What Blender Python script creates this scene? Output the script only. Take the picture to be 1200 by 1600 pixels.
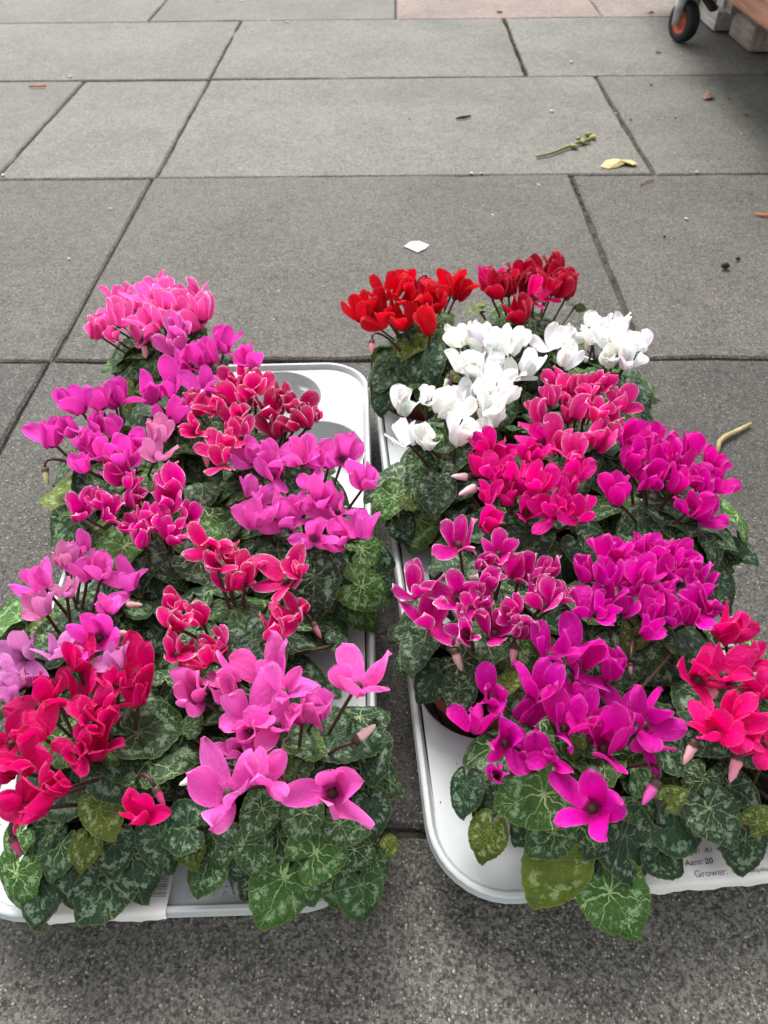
import bpy, bmesh, math, random
from mathutils import Vector, Matrix, Quaternion
rnd = random.Random(11)
sc = bpy.context.scene
for o in list(bpy.data.objects): bpy.data.objects.remove(o)
COL = sc.collection
rad = math.radians

# ------------------------------------------------------------------ camera
CAM_H = 0.6
FPX = 1202.0                                   # focal length in photograph pixels (1200 x 1600)
p_, y_, r_ = rad(45), rad(1.15), rad(0.9)
FW = Vector((-math.sin(y_)*math.cos(p_), math.cos(y_)*math.cos(p_), -math.sin(p_)))
R0 = Vector((math.cos(y_), math.sin(y_), 0)); U0 = R0.cross(FW)
RT = R0*math.cos(r_) - U0*math.sin(r_); UP = R0*math.sin(r_) + U0*math.cos(r_)
cd = bpy.data.cameras.new('camera'); cam = bpy.data.objects.new('camera', cd); COL.objects.link(cam)
m = Matrix((RT, UP, -FW)).transposed().to_4x4(); m.translation = (0, 0, CAM_H); cam.matrix_world = m
cd.sensor_fit = 'VERTICAL'; cd.sensor_height = 36; cd.lens = 36*FPX/1600
cd.clip_start = 0.01; cd.clip_end = 500
cd.dof.use_dof = True; cd.dof.focus_distance = 0.56; cd.dof.aperture_fstop = 15
sc.camera = cam
sc.render.resolution_x, sc.render.resolution_y = 768, 1024
EYE = Vector((0, 0, CAM_H))

def at(u, v, z=0.0):
    """a point of the place, at height z, from where it was measured in the photograph"""
    d = FW + RT*((u-600)/FPX) + UP*((800-v)/FPX)
    t = (z-CAM_H)/d.z
    return EYE + d*t
def depth(P): return (P-EYE).dot(FW)

# ------------------------------------------------------------------ sky, sun, exposure
SUN_EL, SUN_AZ = 54, -15                        # soft light from beyond the trays
w = bpy.data.worlds.new('World'); sc.world = w; w.use_nodes = True
nt = w.node_tree; nt.nodes.clear()
out = nt.nodes.new('ShaderNodeOutputWorld'); bg = nt.nodes.new('ShaderNodeBackground')
sky = nt.nodes.new('ShaderNodeTexSky'); sky.sky_type = 'NISHITA'; sky.sun_disc = False
sky.sun_elevation = rad(SUN_EL); sky.sun_rotation = rad(SUN_AZ)
sky.air_density = 1.0; sky.dust_density = 3.0; sky.ozone_density = 1.0
hs = nt.nodes.new('ShaderNodeHueSaturation'); hs.inputs['Saturation'].default_value = 0.12
nt.links.new(sky.outputs[0], hs.inputs['Color']); nt.links.new(hs.outputs[0], bg.inputs[0])
bg.inputs[1].default_value = 0.12
nt.links.new(bg.outputs[0], out.inputs[0])
sl = bpy.data.lights.new('sun', 'SUN'); sl.energy = 1.35; sl.angle = rad(30); sl.color = (1, .97, .93)
sun = bpy.data.objects.new('sun', sl); COL.objects.link(sun)
sd = Vector((math.sin(rad(SUN_AZ))*math.cos(rad(SUN_EL)), math.cos(rad(SUN_AZ))*math.cos(rad(SUN_EL)), math.sin(rad(SUN_EL))))
sun.rotation_euler = sd.to_track_quat('Z', 'Y').to_euler(); sun.location = sd*10
sc.view_settings.view_transform = 'Standard'; sc.view_settings.look = 'None'
sc.view_settings.exposure = 1.55; sc.view_settings.gamma = 1.0; sc.view_settings.use_curve_mapping = False
sc.render.engine = 'CYCLES'
sc.cycles.max_bounces = 5; sc.cycles.diffuse_bounces = 3; sc.cycles.glossy_bounces = 2; sc.cycles.transmission_bounces = 3

# ------------------------------------------------------------------ helpers
def lin(c):
    return tuple((x/255/12.92 if x/255 <= .04045 else ((x/255+.055)/1.055)**2.4) for x in c)
def link(o, parent=None):
    COL.objects.link(o)
    if parent: o.parent = parent
    return o
def mesh_from(name, V, Fc, mat=None, smooth=True, uv=None, uv2=None):
    me = bpy.data.meshes.new(name); me.from_pydata([tuple(v) for v in V], [], Fc)
    if uv is not None:
        l = me.uv_layers.new(name='UVMap')
        for i, lo in enumerate(me.loops): l.data[i].uv = uv[lo.vertex_index]
    if uv2 is not None:
        l = me.uv_layers.new(name='Rim')
        for i, lo in enumerate(me.loops): l.data[i].uv = uv2[lo.vertex_index]
    if smooth: me.polygons.foreach_set('use_smooth', [True]*len(me.polygons))
    if mat: me.materials.append(mat)
    me.update(); return me
def obj(name, me, parent=None, loc=None, mtx=None):
    o = bpy.data.objects.new(name, me); link(o, parent)
    if loc is not None: o.location = loc
    if mtx is not None: o.matrix_local = mtx
    return o
def empty(name, loc, rz=0):
    o = bpy.data.objects.new(name, None); link(o); o.location = loc; o.rotation_euler = (0, 0, rz)
    o.empty_display_size = .03
    return o
def tag(o, label, cat, group=None, kind=None):
    if label: o['label'] = label
    if cat: o['category'] = cat
    if group: o['group'] = group
    if kind: o['kind'] = kind
    return o
class MB:
    def __init__(s): s.V = []; s.F = []
    def add(s, V, Fc):
        b = len(s.V); s.V += [Vector(v) for v in V]; s.F += [tuple(i+b for i in f) for f in Fc]
    def box(s, x0, x1, y0, y1, z0, z1, M=None, bev=0.0):
        bm = bmesh.new(); bmesh.ops.create_cube(bm, size=1)
        for v in bm.verts:
            v.co = Vector(((x0+x1)/2+v.co.x*(x1-x0), (y0+y1)/2+v.co.y*(y1-y0), (z0+z1)/2+v.co.z*(z1-z0)))
        if bev: bmesh.ops.bevel(bm, geom=list(bm.edges), offset=bev, segments=2, affect='EDGES', profile=.6)
        if M: bm.transform(M)
        bm.verts.index_update()
        s.add([v.co.copy() for v in bm.verts], [[v.index for v in f.verts] for f in bm.faces]); bm.free()
    def tube(s, P, Rr, n=6, caps=True):
        P = [Vector(p) for p in P]; k = len(P)
        if not isinstance(Rr, (list, tuple)): Rr = [Rr]*k
        T = [(P[min(i+1, k-1)]-P[max(i-1, 0)]).normalized() for i in range(k)]
        a = T[0].orthogonal().normalized(); V = []; Fc = []
        for i in range(k):
            a = (a-T[i]*a.dot(T[i])).normalized(); b = T[i].cross(a)
            for j in range(n):
                t = 2*math.pi*j/n; V.append(P[i]+(a*math.cos(t)+b*math.sin(t))*Rr[i])
        for i in range(k-1):
            for j in range(n): Fc.append((i*n+j, i*n+(j+1) % n, (i+1)*n+(j+1) % n, (i+1)*n+j))
        if caps: Fc += [tuple(reversed(range(n))), tuple(range((k-1)*n, k*n))]
        s.add(V, Fc)
    def lathe(s, prof, n=32, M=None, close=False):
        V = []; Fc = []; k = len(prof)
        for (r, z) in prof:
            for j in range(n):
                t = 2*math.pi*j/n; q = Vector((r*math.cos(t), r*math.sin(t), z)); V.append(M @ q if M else q)
        for i in range(k-1 if not close else k):
            i2 = (i+1) % k
            for j in range(n): Fc.append((i*n+j, i*n+(j+1) % n, i2*n+(j+1) % n, i2*n+j))
        s.add(V, Fc)
    def mesh(s, name, mat, smooth=True):
        return mesh_from(name, s.V, s.F, mat, smooth)
def smooth_by_angle(me, deg=40):
    me.polygons.foreach_set('use_smooth', [True]*len(me.polygons))
    try: me.set_sharp_from_angle(angle=rad(deg))
    except Exception: pass

# node helpers
class NT:
    def __init__(s, name):
        s.m = bpy.data.materials.new(name); s.m.use_nodes = True; s.t = s.m.node_tree; s.t.nodes.clear()
        s.out = s.t.nodes.new('ShaderNodeOutputMaterial')
    def n(s, typ, ins=None, **kw):
        nd = s.t.nodes.new(typ)
        for k, v in kw.items(): setattr(nd, k, v)
        for k, v in (ins or {}).items(): s.set(nd.inputs[k], v)
        return nd
    def set(s, sock, v):
        if isinstance(v, bpy.types.NodeSocket): s.t.links.new(v, sock)
        else:
            if sock.type == 'RGBA' and len(v) == 3: v = (*v, 1)
            sock.default_value = v
    def math(s, op, a, b=0.0, c=0.0, clamp=False):
        nd = s.n('ShaderNodeMath', {0: a, 1: b, 2: c}, operation=op); nd.use_clamp = clamp; return nd.outputs[0]
    def sstep(s, x, a, b, lo=0.0, hi=1.0):
        nd = s.n('ShaderNodeMapRange', {0: x, 1: a, 2: b, 3: lo, 4: hi}, interpolation_type='SMOOTHSTEP'); return nd.outputs[0]
    def mix(s, f, a, b, mode='MIX'):
        nd = s.n('ShaderNodeMix', data_type='RGBA', blend_type=mode)
        s.set(nd.inputs[0], f); s.set(nd.inputs[6], a); s.set(nd.inputs[7], b); return nd.outputs[2]
    def noise(s, vec, scale, detail=2.0, rough=.5):
        return s.n('ShaderNodeTexNoise', {'Vector': vec, 'Scale': scale, 'Detail': detail, 'Roughness': rough})
    def bump(s, h, dist, strength=1.0):
        return s.n('ShaderNodeBump', {'Height': h, 'Distance': dist, 'Strength': strength}).outputs[0]
    def principled(s, col, rough=.5, spec=.5, normal=None, **kw):
        nd = s.n('ShaderNodeBsdfPrincipled', {'Base Color': col, 'Roughness': rough, 'Specular IOR Level': spec})
        if normal is not None: s.set(nd.inputs['Normal'], normal)
        for k, v in kw.items(): s.set(nd.inputs[k], v)
        return nd.outputs[0]
    def done(s, sh): s.t.links.new(sh, s.out.inputs[0]); return s.m

def simple(name, col, rough=.5, var=.12, scale=40, bump=0.0, spec=.4, bscale=None):
    N = NT(name); tc = N.n('ShaderNodeTexCoord').outputs['Object']
    nz = N.noise(tc, scale, 3).outputs[0]
    f = N.sstep(nz, .3, .7)
    c = N.mix(f, [x*(1-var) for x in col], [min(1, x*(1+var)) for x in col])
    nrm = None
    if bump: nrm = N.bump(N.noise(tc, bscale or scale*3, 3).outputs[0], bump)
    return N.done(N.principled(c, rough, spec, nrm))

# ------------------------------------------------------------------ materials
def slab_material():
    N = NT('slab_concrete'); tc = N.n('ShaderNodeTexCoord').outputs['Object']
    oi = N.n('ShaderNodeObjectInfo')
    off = N.n('ShaderNodeVectorMath', {0: tc}, operation='ADD')
    sc3 = N.n('ShaderNodeVectorMath', {0: (37.0, 91.0, 11.0)}, operation='SCALE'); N.set(sc3.inputs[3], oi.outputs['Random'])
    N.set(off.inputs[1], sc3.outputs[0]); v = off.outputs[0]
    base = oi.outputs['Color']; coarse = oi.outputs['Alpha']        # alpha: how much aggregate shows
    big = N.noise(v, 4.5, 5, .6).outputs[0]; mid = N.noise(v, 38, 4, .65).outputs[0]; fine = N.noise(v, 420, 2, .6).outputs[0]
    br = N.math('ADD', N.sstep(big, .3, .7, .84, 1.14), N.sstep(mid, .25, .75, -.13, .13))
    gr = N.noise(v, 150, 3, .7).outputs[0]
    br = N.math('ADD', br, N.math('MULTIPLY', N.sstep(fine, .36, .64, -1, 1), N.math('MULTIPLY_ADD', coarse, .36, .16)))
    br = N.math('ADD', br, N.math('MULTIPLY', N.sstep(gr, .3, .7, -1, 1), N.math('MULTIPLY_ADD', coarse, -.02, .22)))
    g2 = N.noise(v, 75, 4, .75).outputs[0]
    br = N.math('ADD', br, N.math('MULTIPLY', N.sstep(g2, .3, .7, -1, 1), N.math('MULTIPLY_ADD', coarse, -.06, .14)))
    wz = N.n('ShaderNodeTexNoise', {'Vector': v, 'Scale': 70.0, 'Detail': 2.0})
    w1 = N.n('ShaderNodeVectorMath', {0: wz.outputs['Color']}, operation='SCALE'); w1.inputs[3].default_value = .005
    vw = N.n('ShaderNodeVectorMath', {0: v, 1: w1.outputs[0]}, operation='ADD').outputs[0]
    vo = N.n('ShaderNodeTexVoronoi', {'Vector': vw, 'Scale': 470.0, 'Randomness': 1.0}, feature='F1')
    cell = N.n('ShaderNodeSeparateColor', {0: vo.outputs['Color']})
    chipr = N.math('MULTIPLY', N.sstep(cell.outputs[0], .80, .95), N.sstep(vo.outputs['Distance'], .62, .45))
    chip = N.math('MULTIPLY', chipr, N.math('MULTIPLY_ADD', coarse, .72, .30))
    pit = N.math('MULTIPLY', N.sstep(cell.outputs[1], .62, .95), N.sstep(vo.outputs['Distance'], .75, .4))
    pit = N.math('MULTIPLY', pit, N.math('MULTIPLY_ADD', coarse, .25, .34))
    vb = N.n('ShaderNodeTexVoronoi', {'Vector': vw, 'Scale': 120.0}, feature='F1')
    cb = N.n('ShaderNodeSeparateColor', {0: vb.outputs['Color']})
    bigchip = N.math('MULTIPLY', N.sstep(cb.outputs[0], .93, .96), N.sstep(vb.outputs['Distance'], .50, .36))
    bigchip = N.math('MULTIPLY', bigchip, N.math('MULTIPLY', coarse, .5))
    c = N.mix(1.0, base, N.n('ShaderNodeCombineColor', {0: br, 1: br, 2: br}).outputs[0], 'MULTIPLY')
    stone = N.mix(cell.outputs[2], (.46, .43, .36), (.22, .19, .155))
    stone = N.mix(.48, stone, N.mix(1.0, base, (2.5, 2.4, 2.3), 'MULTIPLY'))
    stone = N.mix(N.sstep(cell.outputs[1], .8, .95), stone, (.27, .15, .11))
    c = N.mix(chip, c, stone)
    c = N.mix(pit, c, N.mix(1.0, base, (.38, .38, .38), 'MULTIPLY'))
    c = N.mix(bigchip, c, N.mix(cb.outputs[2], (.085, .09, .09), (.17, .145, .125)))
    st = N.noise(v, 2.1, 3, .55).outputs[0]
    c = N.mix(N.sstep(st, .54, .72, 0, .36), c, N.mix(1.0, base, (.52, .52, .50), 'MULTIPLY'))
    sp = N.n('ShaderNodeTexVoronoi', {'Vector': v, 'Scale': 9.0}, feature='F1')
    spc = N.n('ShaderNodeSeparateColor', {0: sp.outputs['Color']})
    gum = N.math('MULTIPLY', N.sstep(spc.outputs[0], .8, .82), N.sstep(sp.outputs['Distance'], .12, .08))
    c = N.mix(N.math('MULTIPLY', gum, .38), c, (.09, .088, .085))
    h = N.math('ADD', N.math('MULTIPLY', fine, .6), N.math('MULTIPLY', mid, .8))
    h = N.math('ADD', h, N.math('MULTIPLY', chipr, .8)); h = N.math('SUBTRACT', h, N.math('MULTIPLY', pit, 1.2))
    return N.done(N.principled(c, .72, .35, N.bump(h, .0014)))
M_SLAB = slab_material()
M_BED = simple('joint_dirt', (.052, .049, .040), .95, .5, 60, .004, .1)
def far_paving():
    N = NT('joint_dirt_and_far_paving'); g = N.n('ShaderNodeTexCoord').outputs['Object']
    br = N.n('ShaderNodeTexBrick', {'Vector': g, 'Color1': (.2, .195, .185, 1), 'Color2': (.25, .245, .235, 1), 'Mortar': (.05, .048, .045, 1), 'Scale': 1.0, 'Mortar Size': .006, 'Brick Width': .9, 'Row Height': .63})
    return N.done(N.principled(br.outputs[0], .8, .2))
M_FAR = far_paving()

def petal_material():
    N = NT('petal'); oi = N.n('ShaderNodeObjectInfo'); base = oi.outputs['Color']
    uv = N.n('ShaderNodeUVMap', uv_map='UVMap').outputs[0]; rim = N.n('ShaderNodeUVMap', uv_map='Rim').outputs[0]
    s_uv = N.n('ShaderNodeSeparateXYZ', {0: uv}); s_r = N.n('ShaderNodeSeparateXYZ', {0: rim})
    e = N.math('ADD', s_r.outputs[0], N.sstep(N.noise(uv, 5.5, 3).outputs[0], .3, .7, -.035, .035))                        # 0 at the margin, 1 in the middle
    s_ = s_uv.outputs[1]
    st = N.n('ShaderNodeMapping', {'Vector': uv, 'Scale': (34.0, 2.0, 1.0)}).outputs[0]
    stn = N.noise(st, 1.0, 2).outputs[0]
    deep = N.n('ShaderNodeGamma', {0: base, 1: 1.5}).outputs[0]
    c = N.mix(N.sstep(stn, .35, .7, 0, .45), base, deep)
    c = N.mix(N.sstep(s_, .60, .10, 0, .5), c, deep)
    pale = N.mix(.74, base, (1, .86, .93))
    edge = N.math('MULTIPLY', N.sstep(e, .072, .008), oi.outputs['Alpha'])
    soft = N.math('MULTIPLY', N.sstep(e, .5, .0), N.math('MULTIPLY', oi.outputs['Alpha'], .12))
    c = N.mix(soft, c, pale); c = N.mix(edge, c, pale)
    c = N.mix(N.sstep(s_, .15, .03, 0, .7), c, N.mix(1.0, deep, (.55, .35, .50), 'MULTIPLY'))
    v_ = N.n('ShaderNodeVectorMath', {0: uv}, operation='SCALE'); N.set(v_.inputs[3], 5.0)
    nrm = N.bump(N.math('ADD', N.math('MULTIPLY', stn, .5), N.noise(uv, 6, 2).outputs[0]), .0011)
    pr = N.principled(c, .5, .2, nrm)
    tr = N.n('ShaderNodeBsdfTranslucent', {'Color': c}).outputs[0]
    mx = N.n('ShaderNodeMixShader', {0: .38}); N.set(mx.inputs[1], pr); N.set(mx.inputs[2], tr)
    return N.done(mx.outputs[0])
M_PETAL = petal_material()

def leaf_material():
    N = NT('cyclamen_leaf'); oi = N.n('ShaderNodeObjectInfo'); base = oi.outputs['Color']; pat = oi.outputs['Alpha']
    uv = N.n('ShaderNodeUVMap', uv_map='UVMap').outputs[0]; rim = N.n('ShaderNodeUVMap', uv_map='Rim').outputs[0]
    sR = N.n('ShaderNodeSeparateXYZ', {0: rim}).outputs[0]
    rv = N.n('ShaderNodeVectorMath', {0: (53.0, 29.0, 17.0)}, operation='SCALE'); N.set(rv.inputs[3], oi.outputs['Random'])
    pv = N.n('ShaderNodeVectorMath', {0: uv, 1: rv.outputs[0]}, operation='ADD').outputs[0]
    wn = N.n('ShaderNodeTexNoise', {'Vector': pv, 'Scale': 5.0, 'Detail': 2.0})
    wv = N.n('ShaderNodeVectorMath', {0: wn.outputs['Color'], 1: (.5, .5, .5)}, operation='SUBTRACT')
    wv2 = N.n('ShaderNodeVectorMath', {0: wv.outputs[0]}, operation='SCALE'); wv2.inputs[3].default_value = .24
    q = N.n('ShaderNodeVectorMath', {0: uv, 1: wv2.outputs[0]}, operation='ADD').outputs[0]
    sx = N.n('ShaderNodeSeparateXYZ', {0: q}); x, y = sx.outputs[0], sx.outputs[1]
    th = N.math('ARCTAN2', x, y); r = N.math('SQRT', N.math('ADD', N.math('MULTIPLY', x, x), N.math('MULTIPLY', y, y)))
    K = rad(44)
    dth = N.math('SUBTRACT', th, N.math('MULTIPLY', N.math('ROUND', N.math('DIVIDE', th, K)), K))
    b = N.math('MULTIPLY', r, N.math('ABSOLUTE', N.math('SINE', dth))); a = N.math('MULTIPLY', r, N.math('COSINE', dth))
    wid = N.math('MULTIPLY_ADD', r, -.011, .0165)
    prim = N.sstep(N.math('SUBTRACT', b, wid), .010, -.004)
    saw = N.math('FRACT', N.math('MULTIPLY', N.math('SUBTRACT', a, N.math('MULTIPLY', b, 1.25)), 4.6))
    sec = N.sstep(N.math('ABSOLUTE', N.math('SUBTRACT', saw, .5)), .085, .015)
    vo = N.n('ShaderNodeTexVoronoi', {'Vector': pv, 'Scale': 8.5}, feature='DISTANCE_TO_EDGE')
    net = N.sstep(vo.outputs['Distance'], .055, .012)
    brk = N.sstep(N.noise(pv, 7, 2).outputs[0], .34, .50)
    sec = N.math('MULTIPLY', N.math('MAXIMUM', N.math('MULTIPLY', sec, brk), N.math('MULTIPLY', N.math('MULTIPLY', net, .65), N.sstep(N.noise(pv, 4.1, 1).outputs[0], .45, .62))), N.sstep(r, .12, .3))
    prim = N.math('MULTIPLY', prim, N.sstep(N.noise(pv, 3.2, 2).outputs[0], .30, .55, .35, 1.0))
    vein = N.math('MULTIPLY', N.math('MAXIMUM', prim, N.math('MULTIPLY', sec, .8)), N.sstep(pat, .35, 1.0, .30, 1.0))
    # silver blotches in a broken zone between centre and margin
    zone = N.math('MULTIPLY', N.sstep(sR, .36, .58), N.sstep(sR, .92, .76))
    blot = N.sstep(N.math('ADD', N.noise(pv, 6.5, 4, .62).outputs[0], N.math('MULTIPLY', zone, .10)), .585, .66)
    blot = N.math('MULTIPLY', N.math('MULTIPLY', blot, zone), N.sstep(N.noise(pv, 28, 3, .7).outputs[0], .34, .50, .35, 1.0))
    cl = N.noise(pv, 3.0, 3).outputs[0]
    g = N.mix(N.sstep(cl, .3, .7), N.mix(1.0, base, (.72, .78, .80), 'MULTIPLY'), N.mix(1.0, base, (1.22, 1.15, 1.0), 'MULTIPLY'))
    silver = N.mix(.55, N.mix(1.0, base, (3.2, 2.7, 3.0), 'MULTIPLY'), (.32, .42, .29))
    veinc = N.mix(.62, N.mix(1.0, base, (3.4, 2.6, 2.8), 'MULTIPLY'), (.44, .56, .28))
    c = N.mix(N.math('MULTIPLY', blot, N.sstep(pat, 0, 1, .5, .95)), g, silver)
    c = N.mix(N.math('MULTIPLY', vein, N.math('MULTIPLY', pat, .95)), c, veinc)
    c = N.mix(N.sstep(sR, .952, .985, 0, .55), c, N.mix(.5, base, (.30, .30, .10)))
    geo = N.n('ShaderNodeNewGeometry')
    back = N.mix(.5, N.mix(1.0, base, (2.2, 1.9, 1.9), 'MULTIPLY'), (.12, .10, .07))
    c = N.mix(geo.outputs['Backfacing'], c, back)
    h = N.math('SUBTRACT', N.noise(pv, 9, 2).outputs[0], N.math('MULTIPLY', vein, .55))
    pr = N.principled(c, N.sstep(cl, .3, .7, .40, .56), .24, N.bump(h, .0022))
    tr = N.n('ShaderNodeBsdfTranslucent', {'Color': N.mix(1.0, c, (1.1, 1.3, .6), 'MULTIPLY')}).outputs[0]
    mx = N.n('ShaderNodeMixShader', {0: .13}); N.set(mx.inputs[1], pr); N.set(mx.inputs[2], tr)
    return N.done(mx.outputs[0])
M_LEAF = leaf_material()
M_STEM = simple('flower_stem', (.055, .022, .020), .5, .3, 60)
M_STALK = simple('leaf_stalk', (.085, .065, .032), .5, .3, 60)
M_CALYX = simple('calyx', (.050, .030, .020), .6, .4, 300)
M_POT = simple('terracotta_plastic', (.20, .060, .035), .5, .12, 30)
M_SOIL = simple('potting_soil', (.020, .014, .010), .95, .6, 200, .003)
M_TRAY = None
def tray_material():
    N = NT('white_tray_plastic'); tc = N.n('ShaderNodeTexCoord').outputs['Object']
    a = N.noise(tc, 26, 4, .6).outputs[0]
    c = N.mix(N.sstep(a, .45, .75, 0, .35), (.46, .495, .49), (.395, .425, .42))
    vo = N.n('ShaderNodeTexVoronoi', {'Vector': tc, 'Scale': 55.0}, feature='F1')
    cc = N.n('ShaderNodeSeparateColor', {0: vo.outputs['Color']})
    speck = N.math('MULTIPLY', N.sstep(cc.outputs[0], .90, .93), N.sstep(vo.outputs['Distance'], .12, .05))
    c = N.mix(speck, c, (.05, .04, .03))
    sm = N.noise(tc, 9, 3, .7).outputs[0]
    c = N.mix(N.sstep(sm, .58, .72, 0, .22), c, (.42, .40, .35))
    ds = N.noise(tc, 60, 4, .7).outputs[0]
    c = N.mix(N.sstep(ds, .66, .74, 0, .30), c, (.28, .25, .20))
    return N.done(N.principled(c, .42, .4, N.bump(N.noise(tc, 60, 2).outputs[0], .0004)))
M_TRAY = tray_material()

# ------------------------------------------------------------------ pavement
bed = MB(); bed.add([(-60, -60, -.0065), (60, -60, -.0065), (60, 60, -.0065), (-60, 60, -.0065)], [(0, 1, 2, 3)])
pave = obj('pavement', bed.mesh('pavement', M_BED, False)); tag(pave, 'grey concrete slab pavement with dark dirty joints', 'pavement', kind='structure')
fb = MB()
for (x0, x1, y0, y1) in [(-60, -5, -60, 60), (5, 60, -60, 60), (-5, 5, -60, -3), (-5, 5, 7.2, 60)]:
    fb.add([(x0, y0, -.004), (x1, y0, -.004), (x1, y1, -.004), (x0, y1, -.004)], [(0, 1, 2, 3)])
fo = obj('pavement_beyond', fb.mesh('pavement_beyond', M_FAR, False)); tag(fo, 'more slab paving stretching away beyond the near slabs', 'pavement', kind='structure')
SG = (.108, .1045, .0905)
# rows: (y0, y1, joints x, {slab index: colour}); joints measured in the photograph where it shows them
rows = []
ys = [-2.9, -2.27, -1.64, -1.01, -.39, .247, .896, 1.530, 2.156, 2.735, 3.36, 3.99, 4.62, 5.25, 5.88, 6.5, 7.15]
known = {5: [-.478, .30], 6: [-.475, .344], 7: [-.789, -.470, .508], 8: [-.47, .336], 9: [-.76, .005, .64], 4: [-.62, .52]}
rr = random.Random(5)
for i in range(len(ys)-1):
    k = known.get(i, [rr.uniform(-.6, -.2), rr.uniform(.3, .6)])
    js = list(k); x = js[0]
    while x > -5: x -= rr.choice([.62, .78, .82, .93]); js.insert(0, x)
    x = js[-1]
    while x < 5: x += rr.choice([.62, .78, .82, .93]); js.append(x)
    rows.append((ys[i], ys[i+1], js))
SPECIAL = {(9, .005): (.178, .132, .112), (9, .64): (.178, .138, .120), (8, .336): (.116, .113, .098)}
def slab(x0, x1, y0, y1, gapx0, gapx1, gapy, seed):
    r = random.Random(seed)
    cx, cy = (x0+x1)/2, (y0+y1)/2
    X0, X1, Y0, Y1 = x0+gapx0-cx, x1-gapx1-cx, y0+gapy-cy, y1-gapy-cy
    n = 12; ring = []
    def edge(ax, ay, bx, by):
        for t in range(n):
            f = t/n; j = 0 if t == 0 else (.0009 if r.random() < .85 else .0028)
            ring.append((ax+(bx-ax)*f+r.gauss(0, j), ay+(by-ay)*f+r.gauss(0, j)))
    edge(X0, Y0, X1, Y0); edge(X1, Y0, X1, Y1); edge(X1, Y1, X0, Y1); edge(X0, Y1, X0, Y0)
    N_ = len(ring); V = []; Fc = []
    def inset(p, d):
        return (p[0]-math.copysign(min(abs(p[0]), d), p[0]) if abs(p[0]) > min(abs(X0), X1)-.02 else p[0],
                p[1]-math.copysign(min(abs(p[1]), d), p[1]) if abs(p[1]) > min(abs(Y0), Y1)-.02 else p[1])
    for d, z in [(0, -.035), (0, -.0055), (.0012, -.0022), (.0045, 0)]:
        for p in ring:
            q = inset(p, d) if d else p
            V.append((q[0], q[1], z-(abs(r.gauss(0, .0004)) if z < 0 else 0)))
    for k in range(3):
        for j in range(N_): Fc.append((k*N_+j, k*N_+(j+1) % N_, (k+1)*N_+(j+1) % N_, (k+1)*N_+j))
    Fc.append(tuple(range(3*N_, 4*N_)))
    me = mesh_from('paving_slab', V, Fc, M_SLAB, False)
    o = obj('paving_slab', me, pave, (cx, cy, r.uniform(-.0015, .0012)))
    o.rotation_euler = (r.gauss(0, .0012), r.gauss(0, .0012), 0)
    return o
sid = 0
for i, (y0, y1, js) in enumerate(rows):
    for a, b in zip(js[:-1], js[1:]):
        sid += 1
        if b < -5 or a > 5: continue
        wide0 = .0046 if a in (.344, .508, .336) else .0021
        wide1 = .0046 if b in (.344, .508, .336) else .0021
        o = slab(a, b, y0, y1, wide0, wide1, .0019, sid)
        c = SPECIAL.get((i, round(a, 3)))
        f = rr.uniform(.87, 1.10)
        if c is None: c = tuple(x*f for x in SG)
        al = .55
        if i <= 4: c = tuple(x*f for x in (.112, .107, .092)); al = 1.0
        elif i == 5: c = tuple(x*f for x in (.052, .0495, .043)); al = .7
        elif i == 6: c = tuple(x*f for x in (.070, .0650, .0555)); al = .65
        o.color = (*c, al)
# moss in the joints
def moss(name, p, q, n, seed, label, wd=.004):
    r = random.Random(seed); b = MB()
    for _ in range(n):
        t = r.random(); x = p[0]+(q[0]-p[0])*t+r.gauss(0, wd*.6); y = p[1]+(q[1]-p[1])*t+r.gauss(0, .002); s = r.uniform(.001, .0026)
        bm = bmesh.new(); bmesh.ops.create_icosphere(bm, subdivisions=1, radius=s)
        for v in bm.verts: v.co = v.co*r.uniform(.75, 1.25)+Vector((x, y, -.0055+r.uniform(0, .003)))
        bm.verts.index_update(); b.add([v.co.copy() for v in bm.verts], [[v.index for v in f.verts] for f in bm.faces]); bm.free()
    tag(obj(name, b.mesh(name, M_MOSS)), label, 'moss', kind='stuff')
M_MOSS = simple('moss', (.075, .078, .028), .95, .5, 400)
moss('moss', (.336, 2.19), (.336, 2.72), 150, 1, 'green moss filling a joint between two far slabs')
moss('moss', (.344, 1.40), (.344, 1.52), 26, 2, 'small tuft of green moss at the end of a joint')
moss('moss', (-.53, 1.527), (-.47, 1.531), 26, 3, 'thin line of green moss where four slabs meet')

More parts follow.
